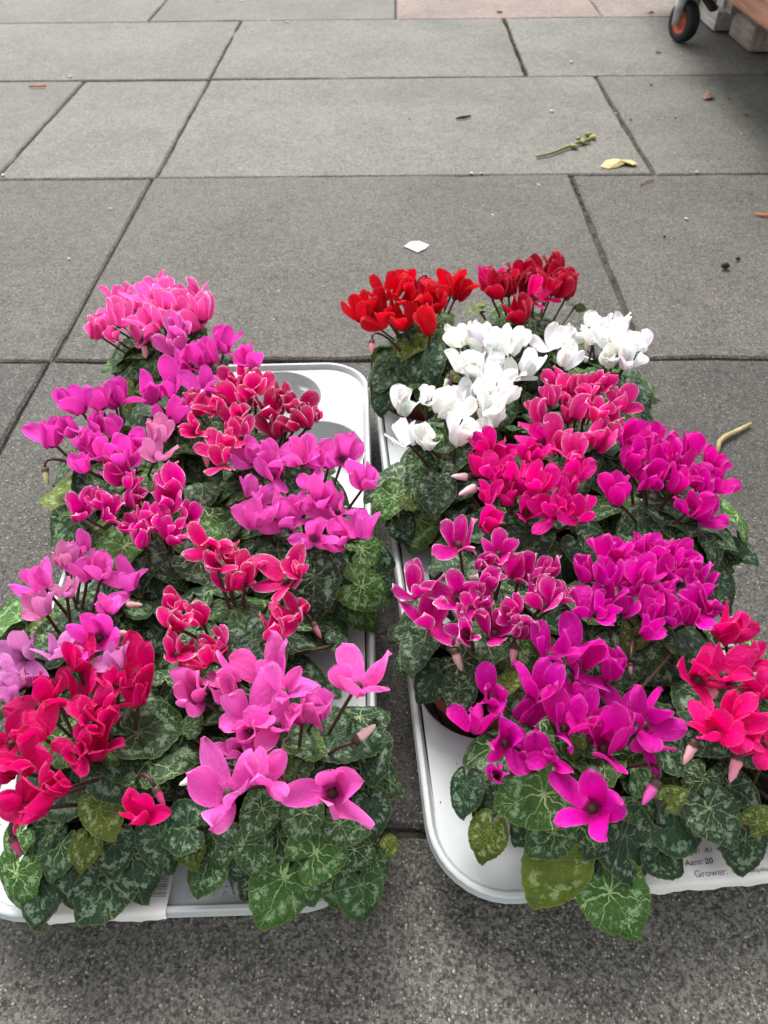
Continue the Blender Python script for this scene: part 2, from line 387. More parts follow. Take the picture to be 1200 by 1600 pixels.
# ------------------------------------------------------------------ trays
TW, TL = .29, .635
DECK, RIMZ = .050, .056
def rrect(hw, hl, r, n=10):
    P = []
    for cx, cy, a0 in [(hw-r, hl-r, 0), (-hw+r, hl-r, 90), (-hw+r, -hl+r, 180), (hw-r, -hl+r, 270)]:
        for k in range(n+1):
            t = rad(a0+90*k/n); P.append((cx+r*math.cos(t), cy+r*math.sin(t)))
    return P
CUPS = []
for j in range(6):
    for x in ((-.085, .035) if j % 2 else (-.035, .085)):
        CUPS.append((x, -.245+.1*j))
HOLE_R = .0525
def tray_shell():
    cu = bpy.data.curves.new('deckcurve', 'CURVE'); cu.dimensions = '2D'; cu.fill_mode = 'BOTH'
    def spl(P):
        s = cu.splines.new('POLY'); s.points.add(len(P)-1); s.use_cyclic_u = True
        for q, p in zip(s.points, P): q.co = (p[0], p[1], 0, 1)
    NH = 40
    inner = rrect(TW/2-.008, TL/2-.008, .048)
    spl(inner)
    for c in CUPS: spl([(c[0]+(HOLE_R+.002)*math.cos(2*math.pi*k/NH), c[1]+(HOLE_R+.002)*math.sin(2*math.pi*k/NH)) for k in range(NH)])
    co = bpy.data.objects.new('deckcurve', cu); COL.objects.link(co)
    dg = bpy.context.evaluated_depsgraph_get(); tmp = bpy.data.meshes.new_from_object(co.evaluated_get(dg))
    b = MB(); b.add([(v.co.x, v.co.y, DECK) for v in tmp.vertices], [tuple(p.vertices) for p in tmp.polygons])
    bpy.data.objects.remove(co)
    for i, f in enumerate(b.F):
        n = (b.V[f[1]]-b.V[f[0]]).cross(b.V[f[2]]-b.V[f[0]])
        if n.z < 0: b.F[i] = tuple(reversed(f))
    # rim: groove, raised roll, flange and skirt, swept round the outline
    prof = [(.008, DECK), (.0072, DECK-.0006), (.0062, DECK+.001), (.0050, RIMZ-.001), (.0040, RIMZ), (.0015, RIMZ), (.0004, RIMZ-.0008),
            (.0, RIMZ-.003), (-.0004, .0500), (-.0008, .0488), (.0008, .0480), (.0060, .0465), (.0105, .030), (.0150, .006), (.0150, .004)]
    rings = [[(x, y, z) for (x, y) in rrect(TW/2-d, TL/2-d, .048+.008-d)] for d, z in prof]
    n = len(rings[0]); V = [p for r in rings for p in r]; Fc = []
    for i in range(len(rings)-1):
        for j in range(n): Fc.append((i*n+j, (i+1)*n+j, (i+1)*n+(j+1) % n, i*n+(j+1) % n))
    b.add(V, Fc)
    # rounded lips of the holes
    for c in CUPS:
        b.lathe([(HOLE_R+.002, DECK), (HOLE_R+.0006, DECK-.0006), (HOLE_R, DECK-.002)], NH, Matrix.Translation((c[0], c[1], 0)))
    me = b.mesh('shell', M_TRAY); smooth_by_angle(me, 35); return me
def cup_mesh():
    n = 40; V = []; Fc = []
    levels = [(1.0, DECK-.0021), (.985, .036), (.965, .034), (.80, .012), (.74, .006), (.30, .006)]
    for li, (k, z) in enumerate(levels):
        for j in range(n):
            t = 2*math.pi*j/n
            lobe = 1.0
            if li >= 2: lobe = 1-.13*max(0, math.cos(3*(t-.9)))**4
            V.append((HOLE_R*k*lobe*math.cos(t), HOLE_R*k*lobe*math.sin(t), z))
    for i in range(len(levels)-1):
        for j in range(n): Fc.append((i*n+j, (i+1)*n+j, (i+1)*n+(j+1) % n, i*n+(j+1) % n))
    Fc.append(tuple(range((len(levels)-1)*n, len(levels)*n)))
    me = mesh_from('cup', V, Fc, M_TRAY); smooth_by_angle(me, 30); return me
ME_SHELL = tray_shell(); ME_CUP = cup_mesh()
def make_tray(cx, cy, rz, label):
    t = empty('plant_tray', (cx, cy, 0), rz); tag(t, label, 'plant tray', 'white plastic plant trays')
    obj('shell', ME_SHELL, t)
    for c in CUPS: obj('cup', ME_CUP, t, (c[0], c[1], 0))
    return t
LT = dict(c=(-.1665, .4875), rz=rad(2.0)); RTY = dict(c=(.1430, .5045), rz=rad(5.1))
tray_a = make_tray(*LT['c'], LT['rz'], 'white plastic tray of cyclamens with two empty cups and raised lettering')
tray_b = make_tray(*RTY['c'], RTY['rz'], 'white plastic tray of cyclamens with a printed grower label, holding the white flowers')
def tray_world(T, x, y, z=0):
    c, s = math.cos(T['rz']), math.sin(T['rz'])
    return Vector((T['c'][0]+x*c-y*s, T['c'][1]+x*s+y*c, z))

# paper labels and raised lettering on the trays
M_PAPER = simple('label_paper', (.72, .71, .68), .8, .06, 50, .0015, .2, 25)
M_INK = simple('label_ink', (.06, .06, .065), .8, .2, 200)
M_GREYINK = simple('label_grey_ink', (.22, .22, .22), .8, .3, 300)
def text_mesh(body, size, mat, extrude=0.0, bevel=0.0, shear=0.0):
    cu = bpy.data.curves.new('txt', 'FONT'); cu.body = body; cu.size = size; cu.extrude = extrude; cu.bevel_depth = bevel; cu.shear = shear
    co = bpy.data.objects.new('txt', cu); COL.objects.link(co)
    dg = bpy.context.evaluated_depsgraph_get(); me = bpy.data.meshes.new_from_object(co.evaluated_get(dg)); bpy.data.objects.remove(co)
    me.materials.clear(); me.materials.append(mat); return me
def paper(tray, x0, x1, y0, y1, seed):
    """a crinkled label lying on the deck margin, over the rim and down the flange"""
    r = random.Random(seed); ye = -TL/2; nx = 30
    pr = [(y1, DECK+.0012)]+[(y1+(ye+.001-y1)*f, DECK+.0012+(RIMZ+.0002-DECK)*f) for f in (.25, .5, .75, 1)]+[(ye-.0010, RIMZ-.0005), (ye-.0016, RIMZ-.004), (ye-.0022, y0)]
    V = []; Fc = []; ph = r.uniform(0, 6)
    for i in range(nx+1):
        x = x0+(x1-x0)*i/nx
        for k, (y, z) in enumerate(pr):
            dz = .0003*math.sin(x*160+ph+k)+.0002*math.sin(x*390+k*2)
            e = .0016*math.sin(x*210+ph)+.001*math.sin(x*520) if k == len(pr)-1 else 0
            V.append((x, y-abs(dz)*(.8 if k > 4 else 0), z+max(dz, -.0003)+e))
    n = len(pr)
    for i in range(nx):
        for k in range(n-1): Fc.append((i*n+k, i*n+k+1, (i+1)*n+k+1, (i+1)*n+k))
    return obj('paper_label', mesh_from('paper_label', V, Fc, M_PAPER), tray)

# ------------------------------------------------------------------ petals, leaves and other pieces of the plants
def petal_mesh(seed, kind, hand=1):
    r = random.Random(seed)
    nr, nc = 10, 7
    L, W = 1.0, r.uniform(.70, .90)
    a0 = rad(-25); tw = rad(hand*r.uniform(12, 58)); cup = r.uniform(-.32, .34); wav = r.uniform(.02, .07); ph = r.uniform(0, 6)
    if kind == 'up': a1, a2 = rad(r.uniform(68, 98)), rad(r.uniform(35, 95))
    elif kind == 'flare': a1, a2 = rad(r.uniform(42, 62)), rad(r.uniform(15, 45)); W *= 1.05
    else: a1, a2 = rad(r.uniform(12, 30)), rad(r.uniform(-10, 25)); W *= .95
    side = r.uniform(-.16, .16); tip = r.uniform(.34, .58)
    V = []; UV = []; RM = []; Fc = []
    rho, zz, ps = .10, 0.0, 0.0
    ss = [.0, .08, .18, .30, .44, .58, .71, .83, .93, 1.0]
    for i in range(nr):
        s = ss[i]; ds = s-ps; ps = s
        k = min(1, s/.24); k = k*k*(3-2*k)
        al = a0+(a1-a0)*k
        if s > .45: al += (a2-a1)*((s-.45)/.55)**1.4
        rho += ds*L*math.cos(al); zz += ds*L*math.sin(al)
        wd = W*.5*(.30*(1-s)**1.2+1.16*(s**.85)*((1-s)**tip)*1.28) if s < 1 else 0.012
        wd = min(wd, W*.5*1.08)
        t = tw*s
        nx_, nz_ = -math.sin(al), math.cos(al)          # normal in the radial plane
        for j in range(nc):
            f = -1+2*j/(nc-1); x = f*wd
            hgt = cup*wd*(f*f)*1.5+wav*math.sin(3.0*f+ph+4*s)*s
            lx = x*math.cos(t)-hgt*math.sin(t); lh = x*math.sin(t)+hgt*math.cos(t)
            V.append((rho+nx_*lh, lx+side*s*s, zz+nz_*lh))
            UV.append((f*.5+.5, s)); e = min(1-abs(f), (1-s)*1.25)*(1 if s > .2 else 1)
            RM.append((e if s > .25 else max(e, (.25-s)*2), 0))
    for i in range(nr-1):
        for j in range(nc-1): Fc.append((i*nc+j, i*nc+j+1, (i+1)*nc+j+1, (i+1)*nc+j))
    return mesh_from('petal', V, Fc, M_PETAL, True, UV, RM)
PET = {(k, h): [petal_mesh(s0+i+50*(h > 0), k, h) for i in range(n)] for k, s0, n in (('up', 100, 16), ('flare', 300, 10), ('wing', 500, 7)) for h in (-1, 1)}
def calyx_mesh():
    b = MB(); b.lathe([(.01, .13), (.06, .12), (.10, .05), (.12, -.02), (.11, -.08), (.06, -.11), (.01, -.10)], 10)
    return b.mesh('flower', M_CALYX)
ME_CALYX = calyx_mesh()
def leaf_mesh(seed):
    r = random.Random(seed); n = 48
    rings = [.0, .22, .45, .66, .84, .955, 1.0]
    cupk = r.uniform(-.30, .22); wave = r.uniform(.02, .075); ph = r.uniform(0, 6); kw = r.choice([3, 4, 5]); fold = r.uniform(-.32, .24)
    asym = r.uniform(-.06, .06); point = r.uniform(.06, .19); wide = r.uniform(.60, .67)
    curl = r.uniform(-.22, .28)
    droop = r.uniform(.1, .9)
    def rad_at(t):
        a = abs(t)
        pts = [(0, .95), (.35, .83), (.8, .70), (1.3, wide), (1.9, .62), (2.4, .645), (2.72, .60), (2.95, .46), (3.06, .24), (math.pi, .05)]
        for (a0, r0), (a1, r1) in zip(pts[:-1], pts[1:]):
            if a <= a1:
                k = (a-a0)/(a1-a0); k = k*k*(3-2*k)*.5+k*.5; v = r0+(r1-r0)*k; break
        return (v+point*math.exp(-(t/.17)**2))*(1+asym*math.sin(t))
    V = [(0, 0, 0)]; UV = [(0, 0)]; RM = [(0, 0)]; Fc = []
    for k, s in enumerate(rings[1:]):
        for j in range(n):
            t = -math.pi+2*math.pi*(j+.5)/n
            R_ = rad_at(t)*s
            if s == 1.0: R_ *= 1+(.022 if j % 2 else -.012)+r.uniform(-.006, .006)
            x, y = R_*math.sin(t), R_*math.cos(t)
            z = cupk*R_*R_+wave*s*s*math.sin(kw*t+ph)+fold*abs(x)*.6-.03*s*math.cos(t*8)*.5
            z += curl*max(0, s-.6)*math.sin(t*2+ph)
            if y > .4: z -= droop*(y-.4)**2
            z -= .02*s*abs(math.sin(4.0*t))
            V.append((x, y, z)); UV.append((x, y)); RM.append((s, 0))
    for j in range(n): Fc.append((0, 1+(j+1) % n, 1+j))
    for k in range(len(rings)-2):
        a = 1+k*n; b = a+n
        for j in range(n): Fc.append((a+j, a+(j+1) % n, b+(j+1) % n, b+j))
    me = mesh_from('leaf', V, Fc, M_LEAF, True, UV, RM)
    if sum(p.normal.z for p in me.polygons) < 0: me.flip_normals()
    return me
LEAF = [leaf_mesh(500+i) for i in range(20)]
def bud_mesh(seed, col):
    r = random.Random(seed); b = MB(); n = 8; V = []; Fc = []
    prof = [(.0, .0), (.15, .02), (.22, .10), (.20, .24), (.19, .40), (.17, .58), (.13, .76), (.07, .92), (.0, 1.0)]
    for i, (q, z) in enumerate(prof):
        for j in range(n):
            t = 2*math.pi*j/n+z*2.2; k = q*(1+.12*math.cos(5*t)) if z > .2 else q
            V.append((k*math.cos(t), k*math.sin(t), z))
    for i in range(len(prof)-1):
        for j in range(n): Fc.append((i*n+j, i*n+(j+1) % n, (i+1)*n+(j+1) % n, (i+1)*n+j))
    me = mesh_from('bud', V, Fc, col)
    return me
def bud_material():
    N = NT('flower_bud'); oi = N.n('ShaderNodeObjectInfo'); g = N.n('ShaderNodeTexCoord').outputs['Object']
    z = N.n('ShaderNodeSeparateXYZ', {0: g}).outputs[2]
    nz = N.noise(g, 6, 2).outputs[0]
    c = N.mix(N.sstep(N.math('ADD', z, N.math('MULTIPLY', nz, .2)), .34, .46), (.060, .040, .026), oi.outputs['Color'])
    return N.done(N.principled(c, .5, .35))
ME_BUD = bud_mesh(1, bud_material())
def pot_mesh():
    b = MB(); b.lathe([(.036, .008), (.0445, .058), (.0485, .059), (.0495, .073), (.0485, .0742), (.0472, .073), (.0462, .060), (.044, .055)], 36)
    me = b.mesh('pot', M_POT); smooth_by_angle(me, 40); return me
ME_POT = pot_mesh()
def soil_mesh():
    r = random.Random(3); V = [(0, 0, .066)]; Fc = []; n = 24
    for k in range(1, 6):
        for j in range(n):
            t = 2*math.pi*j/n; q = .0462*k/5; V.append((q*math.cos(t), q*math.sin(t), .064+r.uniform(-.002, .0025)))
    for j in range(n): Fc.append((0, 1+j, 1+(j+1) % n))
    for k in range(4):
        a = 1+k*n
        for j in range(n): Fc.append((a+j, a+n+j, a+n+(j+1) % n, a+(j+1) % n))
    return mesh_from('soil', V, Fc, M_SOIL, False)
ME_SOIL = soil_mesh()

def bez(P, n=8):
    P = [Vector(p) for p in P]; Q = []
    for i in range(n+1):
        t = i/n; A = list(P)
        while len(A) > 1: A = [a.lerp(b, t) for a, b in zip(A[:-1], A[1:])]
        Q.append(A[0])
    return Q
def frame(axis, spin):
    axis = axis.normalized(); q = Vector((0, 0, 1)).rotation_difference(axis)
    return (q @ Quaternion((0, 0, 1), spin)).to_matrix().to_4x4()

class Plant:
    def __init__(s, T, cup, label, col, edge=0.0, zf=.165, hue=0.05, mix=(.78, .17, .05), groupname=None):
        s.base = tray_world(T, *CUPS[cup]); s.col = col; s.edge = edge; s.zf = zf; s.hue = hue; s.mixk = mix
        s.e = empty('cyclamen_plant', s.base); tag(s.e, label, 'potted plant', 'potted cyclamens standing in the trays')
        p = obj('pot', ME_POT, s.e); obj('soil', ME_SOIL, p)
        s.r = random.Random(cup*7+int(T['c'][0]*1000)); s.leaves = []
        s.nleaf = 0
    def flower(s, u, v, wpx, col=None, edge=None, z=None, tilt=None):
        r = s.r
        z = z or s.zf+r.uniform(-.010, .012)
        P = at(u, v, z); sc_ = wpx/FPX*depth(P)/1.16            # unit flower is about 1.42 petal lengths wide
        sc_ = max(.016, min(.0310, sc_))
        rel = P-s.base
        outv = Vector((rel.x, rel.y, 0)); outl = outv.length
        ax = Vector((r.gauss(0, .30), r.gauss(0, .30), 1))+(outv*(1.6) if outl < .14 else outv.normalized()*.22)
        if tilt: ax = Vector(tilt)
        ax.normalize()
        o0 = rel-ax*(.42*sc_)
        FM = Matrix.Translation(o0) @ frame(ax, r.uniform(0, 6.28)) @ Matrix.Scale(sc_, 4)
        fl = obj('flower', ME_CALYX, s.e, mtx=FM)
        c = col or s.col; ed = s.edge if edge is None else edge
        j = 1+r.gauss(0, s.hue)
        c = tuple(max(0, min(1, x*j)) for x in c)
        a0 = r.uniform(0, 6.28)
        # half-open flowers keep their petals closer together
        tight = r.random() < .08; hand = r.choice([-1, 1])
        for k in range(5):
            x = r.random(); kind = 'up' if (tight or x < s.mixk[0]) else ('flare' if x < s.mixk[0]+s.mixk[1] else 'wing')
            me = r.choice(PET[(kind, hand)]); ps = r.uniform(.86, 1.16)
            M = Matrix.Rotation(a0+k*2*math.pi/5+r.gauss(0, .13), 4, 'Z') @ Matrix.Rotation(r.gauss(0, .10)-(.16 if tight else 0), 4, 'Y') @ Matrix.Scale(ps, 4)
            q = obj('petal', me, fl, mtx=M); q.color = (*[max(0, min(1, y*(1+r.gauss(0, .035)))) for y in c], ed)
        # stem: from the crown of the plant, arching over into the back of the flower
        Mi = FM.inverted()
        st = Vector((r.gauss(0, .008), r.gauss(0, .008), .064))
        top = o0+ax*(.10*sc_)
        P_ = bez([st, st.lerp(o0, .45)+Vector((0, 0, .022)), o0+Vector((-outv.x*.10, -outv.y*.10, -.010)), top], 9)
        b = MB(); b.tube([Mi @ p for p in P_], [.0016/sc_]*3+[.0013/sc_]*7, 5)
        obj('stem', b.mesh('stem', M_STEM), fl)
        return fl
    def bud(s, u, v, lpx, ang, col=(.75, .42, .45), z=None):
        """ang: direction of the bud's tip across the picture's horizontal, degrees; hanging from a hooked stem"""
        r = s.r; z = z or s.zf-.02; P = at(u, v, z); L = lpx/FPX*depth(P)
        ax = (RT*math.cos(rad(ang))+UP*math.sin(rad(ang))-FW*.1).normalized()
        rel = P-s.base; o0 = rel-ax*L*.5
        FM = Matrix.Translation(o0) @ frame(ax, r.uniform(0, 6)) @ Matrix.Diagonal((L*.92, L*.92, L, 1))
        bo = obj('bud', ME_BUD, s.e, mtx=FM)
        bo.color = (*col, 1)
        Mi = FM.inverted(); st = Vector((r.gauss(0, .008), r.gauss(0, .008), .064))
        hook = o0-ax*.012+Vector((0, 0, .008))
        P_ = bez([st, st.lerp(o0, .6)+Vector((0, 0, .03)), hook, o0+ax*.001], 10)
        b = MB(); V0 = [Mi @ p for p in P_]; b.tube(V0, .0014/L, 5)
        obj('stem', b.mesh('stem', M_STEM), bo)
    def leaf(s, C, wid, tipdir, normal, col, pat, stalk=True):
        r = s.r; L = wid/1.30                                    # unit leaf is 1.3 wide and about 1.5 long
        y = tipdir-normal*tipdir.dot(normal); y.normalize(); n = normal.normalized(); x = y.cross(n)
        M = Matrix((x, y, n)).transposed().to_4x4()
        o0 = (C-s.base)-y*(L*.20)
        FM = Matrix.Translation(o0) @ M @ Matrix.Scale(L, 4)
        lo = obj('leaf', r.choice(LEAF), s.e, mtx=FM)
        lo.color = (*col, pat); s.nleaf += 1
        if stalk:
            Mi = FM.inverted(); st = Vector((r.gauss(0, .01), r.gauss(0, .01), .063))
            P_ = bez([st, st.lerp(o0, .5)+Vector((0, 0, .012)), o0-n*.014-y*.004, o0-n*.0006], 6)
            b = MB(); b.tube([Mi @ p for p in P_], .0015/L, 5); obj('stalk', b.mesh('stalk', M_STALK), lo)
        return lo
LC = {'D': ((.0125, .040, .018), .55), 'M': ((.022, .068, .020), .92), 'L': ((.038, .112, .018), 1.0), 'S': ((.022, .052, .027), .85),
      'Y': ((.080, .115, .010), .55), 'P': ((.085, .125, .012), .45)}
def leafcol(k, r):
    c, p = LC[k]; j = 1+r.gauss(0, .13); return tuple(x*j for x in c), max(0, min(1, p+r.gauss(0, .12)))

# ------------------------------------------------------------------ the plants
C_ = {k: lin(v) for k, v in dict(pink=(244, 96, 184), lilac=(234, 70, 192), hotlilac=(238, 96, 198), paleli=(220, 138, 204), deepmag=(222, 0, 154), crimson=(222, 0, 124),
      dcrimson=(188, 0, 92), redmag=(218, 0, 114), brightpink=(236, 104, 194), red=(212, 0, 34), dred=(178, 0, 48), white=(248, 248, 246), rosecr=(230, 36, 148),
      hot=(228, 0, 146), purple=(222, 0, 162), purple2=(224, 0, 174), magw=(208, 2, 146), mag=(210, 8, 162), hotred=(224, 0, 122), palepink=(230, 138, 194)).items()}
A, B = LT, RTY
def cup(row, col): return row*2+col
PL = {}
PL['P1'] = Plant(A, cup(5, 0), 'cyclamen with pink flowers paling to their rims, in the end cup beside the empty cups', C_['pink'], .75)
PL['P2'] = Plant(A, cup(4, 0), 'lilac-pink cyclamen between the pale-rimmed pink plant and the crimson one with white edges', C_['lilac'], .12)
PL['P3'] = Plant(A, cup(3, 1), 'white-edged crimson cyclamen next to the empty tray cup', C_['crimson'], 1.0)
PL['P5'] = Plant(A, cup(3, 0), 'sprawling magenta-pink cyclamen with a few paler flowers, leaning over the bare paving', C_['lilac'], .15)
PL['P9'] = Plant(A, cup(2, 0), 'deep magenta cyclamen with thin white petal edges, in the tray with empty cups', C_['deepmag'], .85)
PL['P8'] = Plant(A, cup(2, 1), 'tall bright lilac-pink cyclamen in mid tray, beside the narrow gap between trays', C_['hotlilac'], .12, mix=(.55, .33, .12))
PL['P10'] = Plant(A, cup(1, 0), 'pale lilac cyclamen with loose drooping petals behind the cherry red plant', C_['hotlilac'], .15, mix=(.58, .28, .14))
PL['P11'] = Plant(A, cup(1, 1), 'sparse crimson cyclamen with white edges and many bare dark leaves', C_['crimson'], .9, mix=(.5, .33, .17))
PL['P13'] = Plant(A, cup(0, 0), 'cherry red cyclamen at the tray end that carries the barcode label', C_['redmag'], .12, mix=(.5, .34, .16))
PL['P14'] = Plant(A, cup(0, 1), 'candy pink cyclamen with wide open flowers, above the raised tray lettering', C_['brightpink'], .22, mix=(.52, .36, .12))
PL['R1'] = Plant(B, cup(5, 0), 'scarlet red cyclamen at the far end, beside the empty corner of the other tray', C_['red'], .08)
PL['R2'] = Plant(B, cup(5, 1), 'dark crimson red cyclamen between the scarlet plant and a white one', C_['dred'], .12)
PL['R4w'] = Plant(B, cup(4, 0), 'white cyclamen with the densest blooms, in front of the red plants', C_['white'], 0)
PL['R3b'] = Plant(B, cup(4, 1), 'white cyclamen on the outer tray edge behind the pink-edged one', C_['white'], 0)
PL['R3w'] = Plant(B, cup(3, 0), 'white cyclamen with leaves and yellow stalks hanging into the gap between trays', C_['white'], 0)
PL['R4'] = Plant(B, cup(3, 1), 'rose pink cyclamen with pale petal edges in a dense dome', C_['rosecr'], .8)
PL['R5'] = Plant(B, cup(2, 0), 'vivid hot pink cyclamen in the middle of the tray with the grower label', C_['hot'], .15)
PL['R6'] = Plant(B, cup(2, 1), 'purple-magenta cyclamen with broad silvery leaves reaching over the outer tray edge', C_['purple'], .12)
PL['R8'] = Plant(B, cup(1, 0), 'magenta cyclamen with white petal margins, its terracotta pot rim showing', C_['magw'], .95, mix=(.5, .35, .15))
PL['R7'] = Plant(B, cup(1, 1), 'purple-magenta cyclamen with flowers packed in one tight ball', C_['purple2'], .2)
PL['R9'] = Plant(B, cup(0, 0), 'magenta cyclamen with large flowers and one big leaf lying over the tray edge', C_['mag'], .12, mix=(.55, .32, .13))
PL['R10'] = Plant(B, cup(0, 1), 'bright cherry pink cyclamen with pink buds above the printed grower label', C_['hotred'], .12, mix=(.5, .35, .15))

# flowers: where each one stands, and how wide it looks at that place
FL = {
'P1': [(150,512,40),(188,490,45),(190,463,36),(233,455,46),(253,449,36),(233,500,48),(280,468,44),(305,460,38),(318,483,42),(279,512,46),(178,522,26),(208,476,34),(275,535,40),(262,478,38),(220,520,34),(300,500,38),(165,498,32),(248,470,34)],
'P2': [(320,550,50),(353,530,45),(388,560,50),(278,575,52),(237,615,56),(264,606,32),(318,597,42),(277,642,44),(300,560,36)],
'P5': [(115,625,50),(150,622,40),(170,622,38),(187,612,42),(80,675,52),(108,668,32),(150,662,40),(172,665,34),(130,688,46),(150,702,42),(127,724,36),(210,700,46),(190,717,48)],
'P9': [(180,735,52),(205,752,34),(125,795,52),(152,782,34),(172,797,48),(210,775,48),(225,802,42),(262,748,50),(258,778,54),(292,803,42),(203,820,40),(220,840,36),(272,835,48),(240,815,36)],
'P3': [(306,630,48),(337,634,46),(352,615,42),(375,590,48),(400,597,42),(385,622,44),(370,650,45),(302,670,38),(352,690,48),(374,675,38),(345,712,40),(425,640,46),(442,618,36),(460,632,44),(475,652,44),(492,648,30),(432,668,42),(455,660,36)],
'P8': [(390,705,52),(410,712,42),(435,712,46),(465,708,46),(425,735,46),(492,712,50),(512,716,42),(540,705,50),(487,752,40),(572,747,54),(390,764,44),(422,778,40),(400,808,50),(450,805,56),(477,790,42),(503,780,48),(525,790,50),(492,832,44),(527,838,50),(570,822,52)],
'P10': [(60,900,54),(98,873,34),(128,850,34),(128,888,52),(157,885,48),(200,902,54),(105,918,34),(64,945,46),(170,942,34),(143,985,72),(35,1015,62),(88,1010,46),(178,1030,50),(12,1050,42),(38,1062,38),(8,1080,42)],
'P11': [(325,853,50),(334,878,36),(360,868,40),(362,905,42),(387,890,54),(438,897,64),(465,885,36),(428,980,54),(462,952,48),(275,945,42),(278,975,54),(308,962,40),(272,1012,42),(293,1027,46),(335,1007,48),(313,1027,34)],
'P13': [(45,1095,66),(72,1072,50),(120,1070,66),(55,1137,56),(125,1030,54),(212,1040,64),(212,1080,54),(180,1062,42),(160,1108,62),(142,1130,52),(150,1167,66),(122,1174,48),(6,1160,52),(35,1194,66),(10,1197,56),(54,1245,70),(92,1230,48),(15,1252,48),(217,1267,58)],
'P14': [(300,1080,66),(357,1043,62),(350,1080,52),(427,1035,84),(447,1065,56),(388,1105,72),(428,1128,58),(387,1142,52),(493,1107,78),(468,1115,46),(557,1057,88),(367,1172,58),(350,1227,92),(413,1207,58),(523,1233,98)],
'R1': [(567,480,42),(592,472,34),(615,447,46),(637,462,34),(622,495,50),(667,502,50),(662,450,44),(690,448,38),(722,450,50),(707,443,32),(602,490,38),(645,480,36),(675,470,34),(630,440,34)],
'R2': [(762,436,46),(792,445,40),(812,427,34),(838,418,44),(865,422,40),(887,447,50),(840,453,46),(810,486,46),(852,438,36),(778,450,36),(822,446,36),(868,446,38)],
'R4w': [(717,522,44),(750,522,44),(770,527,38),(795,532,46),(812,530,28),(727,567,42),(747,566,42),(775,566,42),(737,588,42),(772,597,46),(797,577,40),(790,607,40),(827,570,46),(758,545,38),(760,615,36)],
'R3b': [(862,527,44),(890,522,28),(885,557,42),(930,507,46),(970,507,40),(997,532,40),(942,522,42),(962,537,46),(952,560,44),(980,560,44)],
'R3w': [(630,632,50),(665,617,34),(702,632,56),(730,620,42),(768,636,40),(770,652,36),(630,677,44),(667,687,46),(720,675,54),(752,672,36)],
'R4': [(837,643,44),(860,617,40),(880,617,38),(867,593,36),(900,600,40),(930,600,40),(907,637,46),(933,640,44),(890,645,38),(950,650,42),(970,627,44),(943,595,34),(953,667,42),(937,683,50),(877,683,48),(897,700,40),(915,615,36)],
'R5': [(840,683,44),(833,707,44),(900,730,48),(752,692,44),(787,707,46),(747,725,44),(772,735,40),(802,732,44),(760,772,44),(792,775,40),(765,817,48),(815,752,46),(843,750,50),(827,793,46),(857,790,48),(877,790,42),(887,757,44),(905,797,44)],
'R6': [(987,683,48),(997,700,50),(1020,683,44),(1040,707,48),(1077,692,48),(1027,707,40),(967,767,56),(1013,747,54),(1073,730,52),(1060,753,48),(1093,750,48),(1128,753,40),(1118,723,40),(1077,787,46),(1100,793,50),(987,717,42),(1045,735,40)],
'R7': [(915,893,44),(950,865,48),(970,862,42),(995,857,48),(1022,857,42),(1047,860,40),(1072,872,44),(950,897,50),(1010,893,50),(1032,882,46),(1052,897,46),(1082,890,40),(915,942,52),(945,932,40),(947,960,42),(1020,950,52),(1040,930,44),(1052,955,50),(1095,917,48),(1090,940,48),(1080,960,44),(1108,945,34),(1020,985,42),(975,945,36),(985,915,44)],
'R8': [(717,835,58),(650,907,58),(672,960,60),(712,932,56),(737,940,36),(780,860,46),(755,880,34),(762,907,42),(815,890,58),(855,890,40),(845,928,62),(877,928,38),(760,940,30),(800,955,36),(732,990,48),(772,975,54),(815,985,52),(727,963,38)],
'R9': [(863,1012,56),(913,1026,72),(954,1041,54),(846,1070,68),(887,1084,48),(770,1087,54),(747,1125,54),(787,1157,56),(828,1108,60),(887,1125,64),(825,1166,54),(776,1210,42),(860,1180,36),(951,1149,88),(927,1122,54),(986,1093,62),(1015,1125,62),(922,1248,112),(1022,1158,46)],
'R10': [(1141,982,64),(1097,1041,70),(1137,1041,62),(1170,1025,54),(1187,1069,54),(1144,1116,64),(1112,1138,58),(1175,1125,58),(1190,1147,54),(1160,1157,44)],
}
ODD = {('P2', 3): 'lilac', ('P5', 12): 'lilac', ('R2', 6): 'crimson', ('R2', 0): 'hotred', ('R1', 6): 'dred', ('R1', 7): 'red', ('P10', 1): 'palepink', ('P10', 6): 'palepink', ('P10', 7): 'palepink',
       ('P10', 10): 'paleli', ('P10', 11): 'paleli', ('P10', 12): 'paleli', ('P10', 13): 'paleli', ('P10', 14): 'paleli', ('P10', 15): 'paleli', ('P10', 9): 'lilac', ('P3', 11): 'dcrimson', ('P3', 12): 'dcrimson',
       ('P3', 13): 'dcrimson', ('P3', 14): 'dcrimson', ('P3', 15): 'crimson', ('P3', 16): 'dcrimson', ('P3', 17): 'dcrimson', ('P1', 9): 'hotlilac', ('P1', 12): 'hotlilac', ('R5', 14): 'hot'}
GROW = {'R1': 1.22, 'R2': 1.2, 'P1': 1.14, 'P2': 1.12, 'P5': 1.1, 'R4w': 1.06, 'R3w': 1.06}
for k, lst in FL.items():
    pl = PL[k]
    for i, (u, v, wp) in enumerate(lst):
        c = ODD.get((k, i))
        pl.flower(u, v, wp*1.08*GROW.get(k, 1), C_[c] if c else None)
# the two paler flowers of the sprawling magenta plant
PL['P5'].flower(247, 672, 52, C_['palepink'], .3); PL['P5'].flower(247, 705, 44, C_['palepink'], .3)

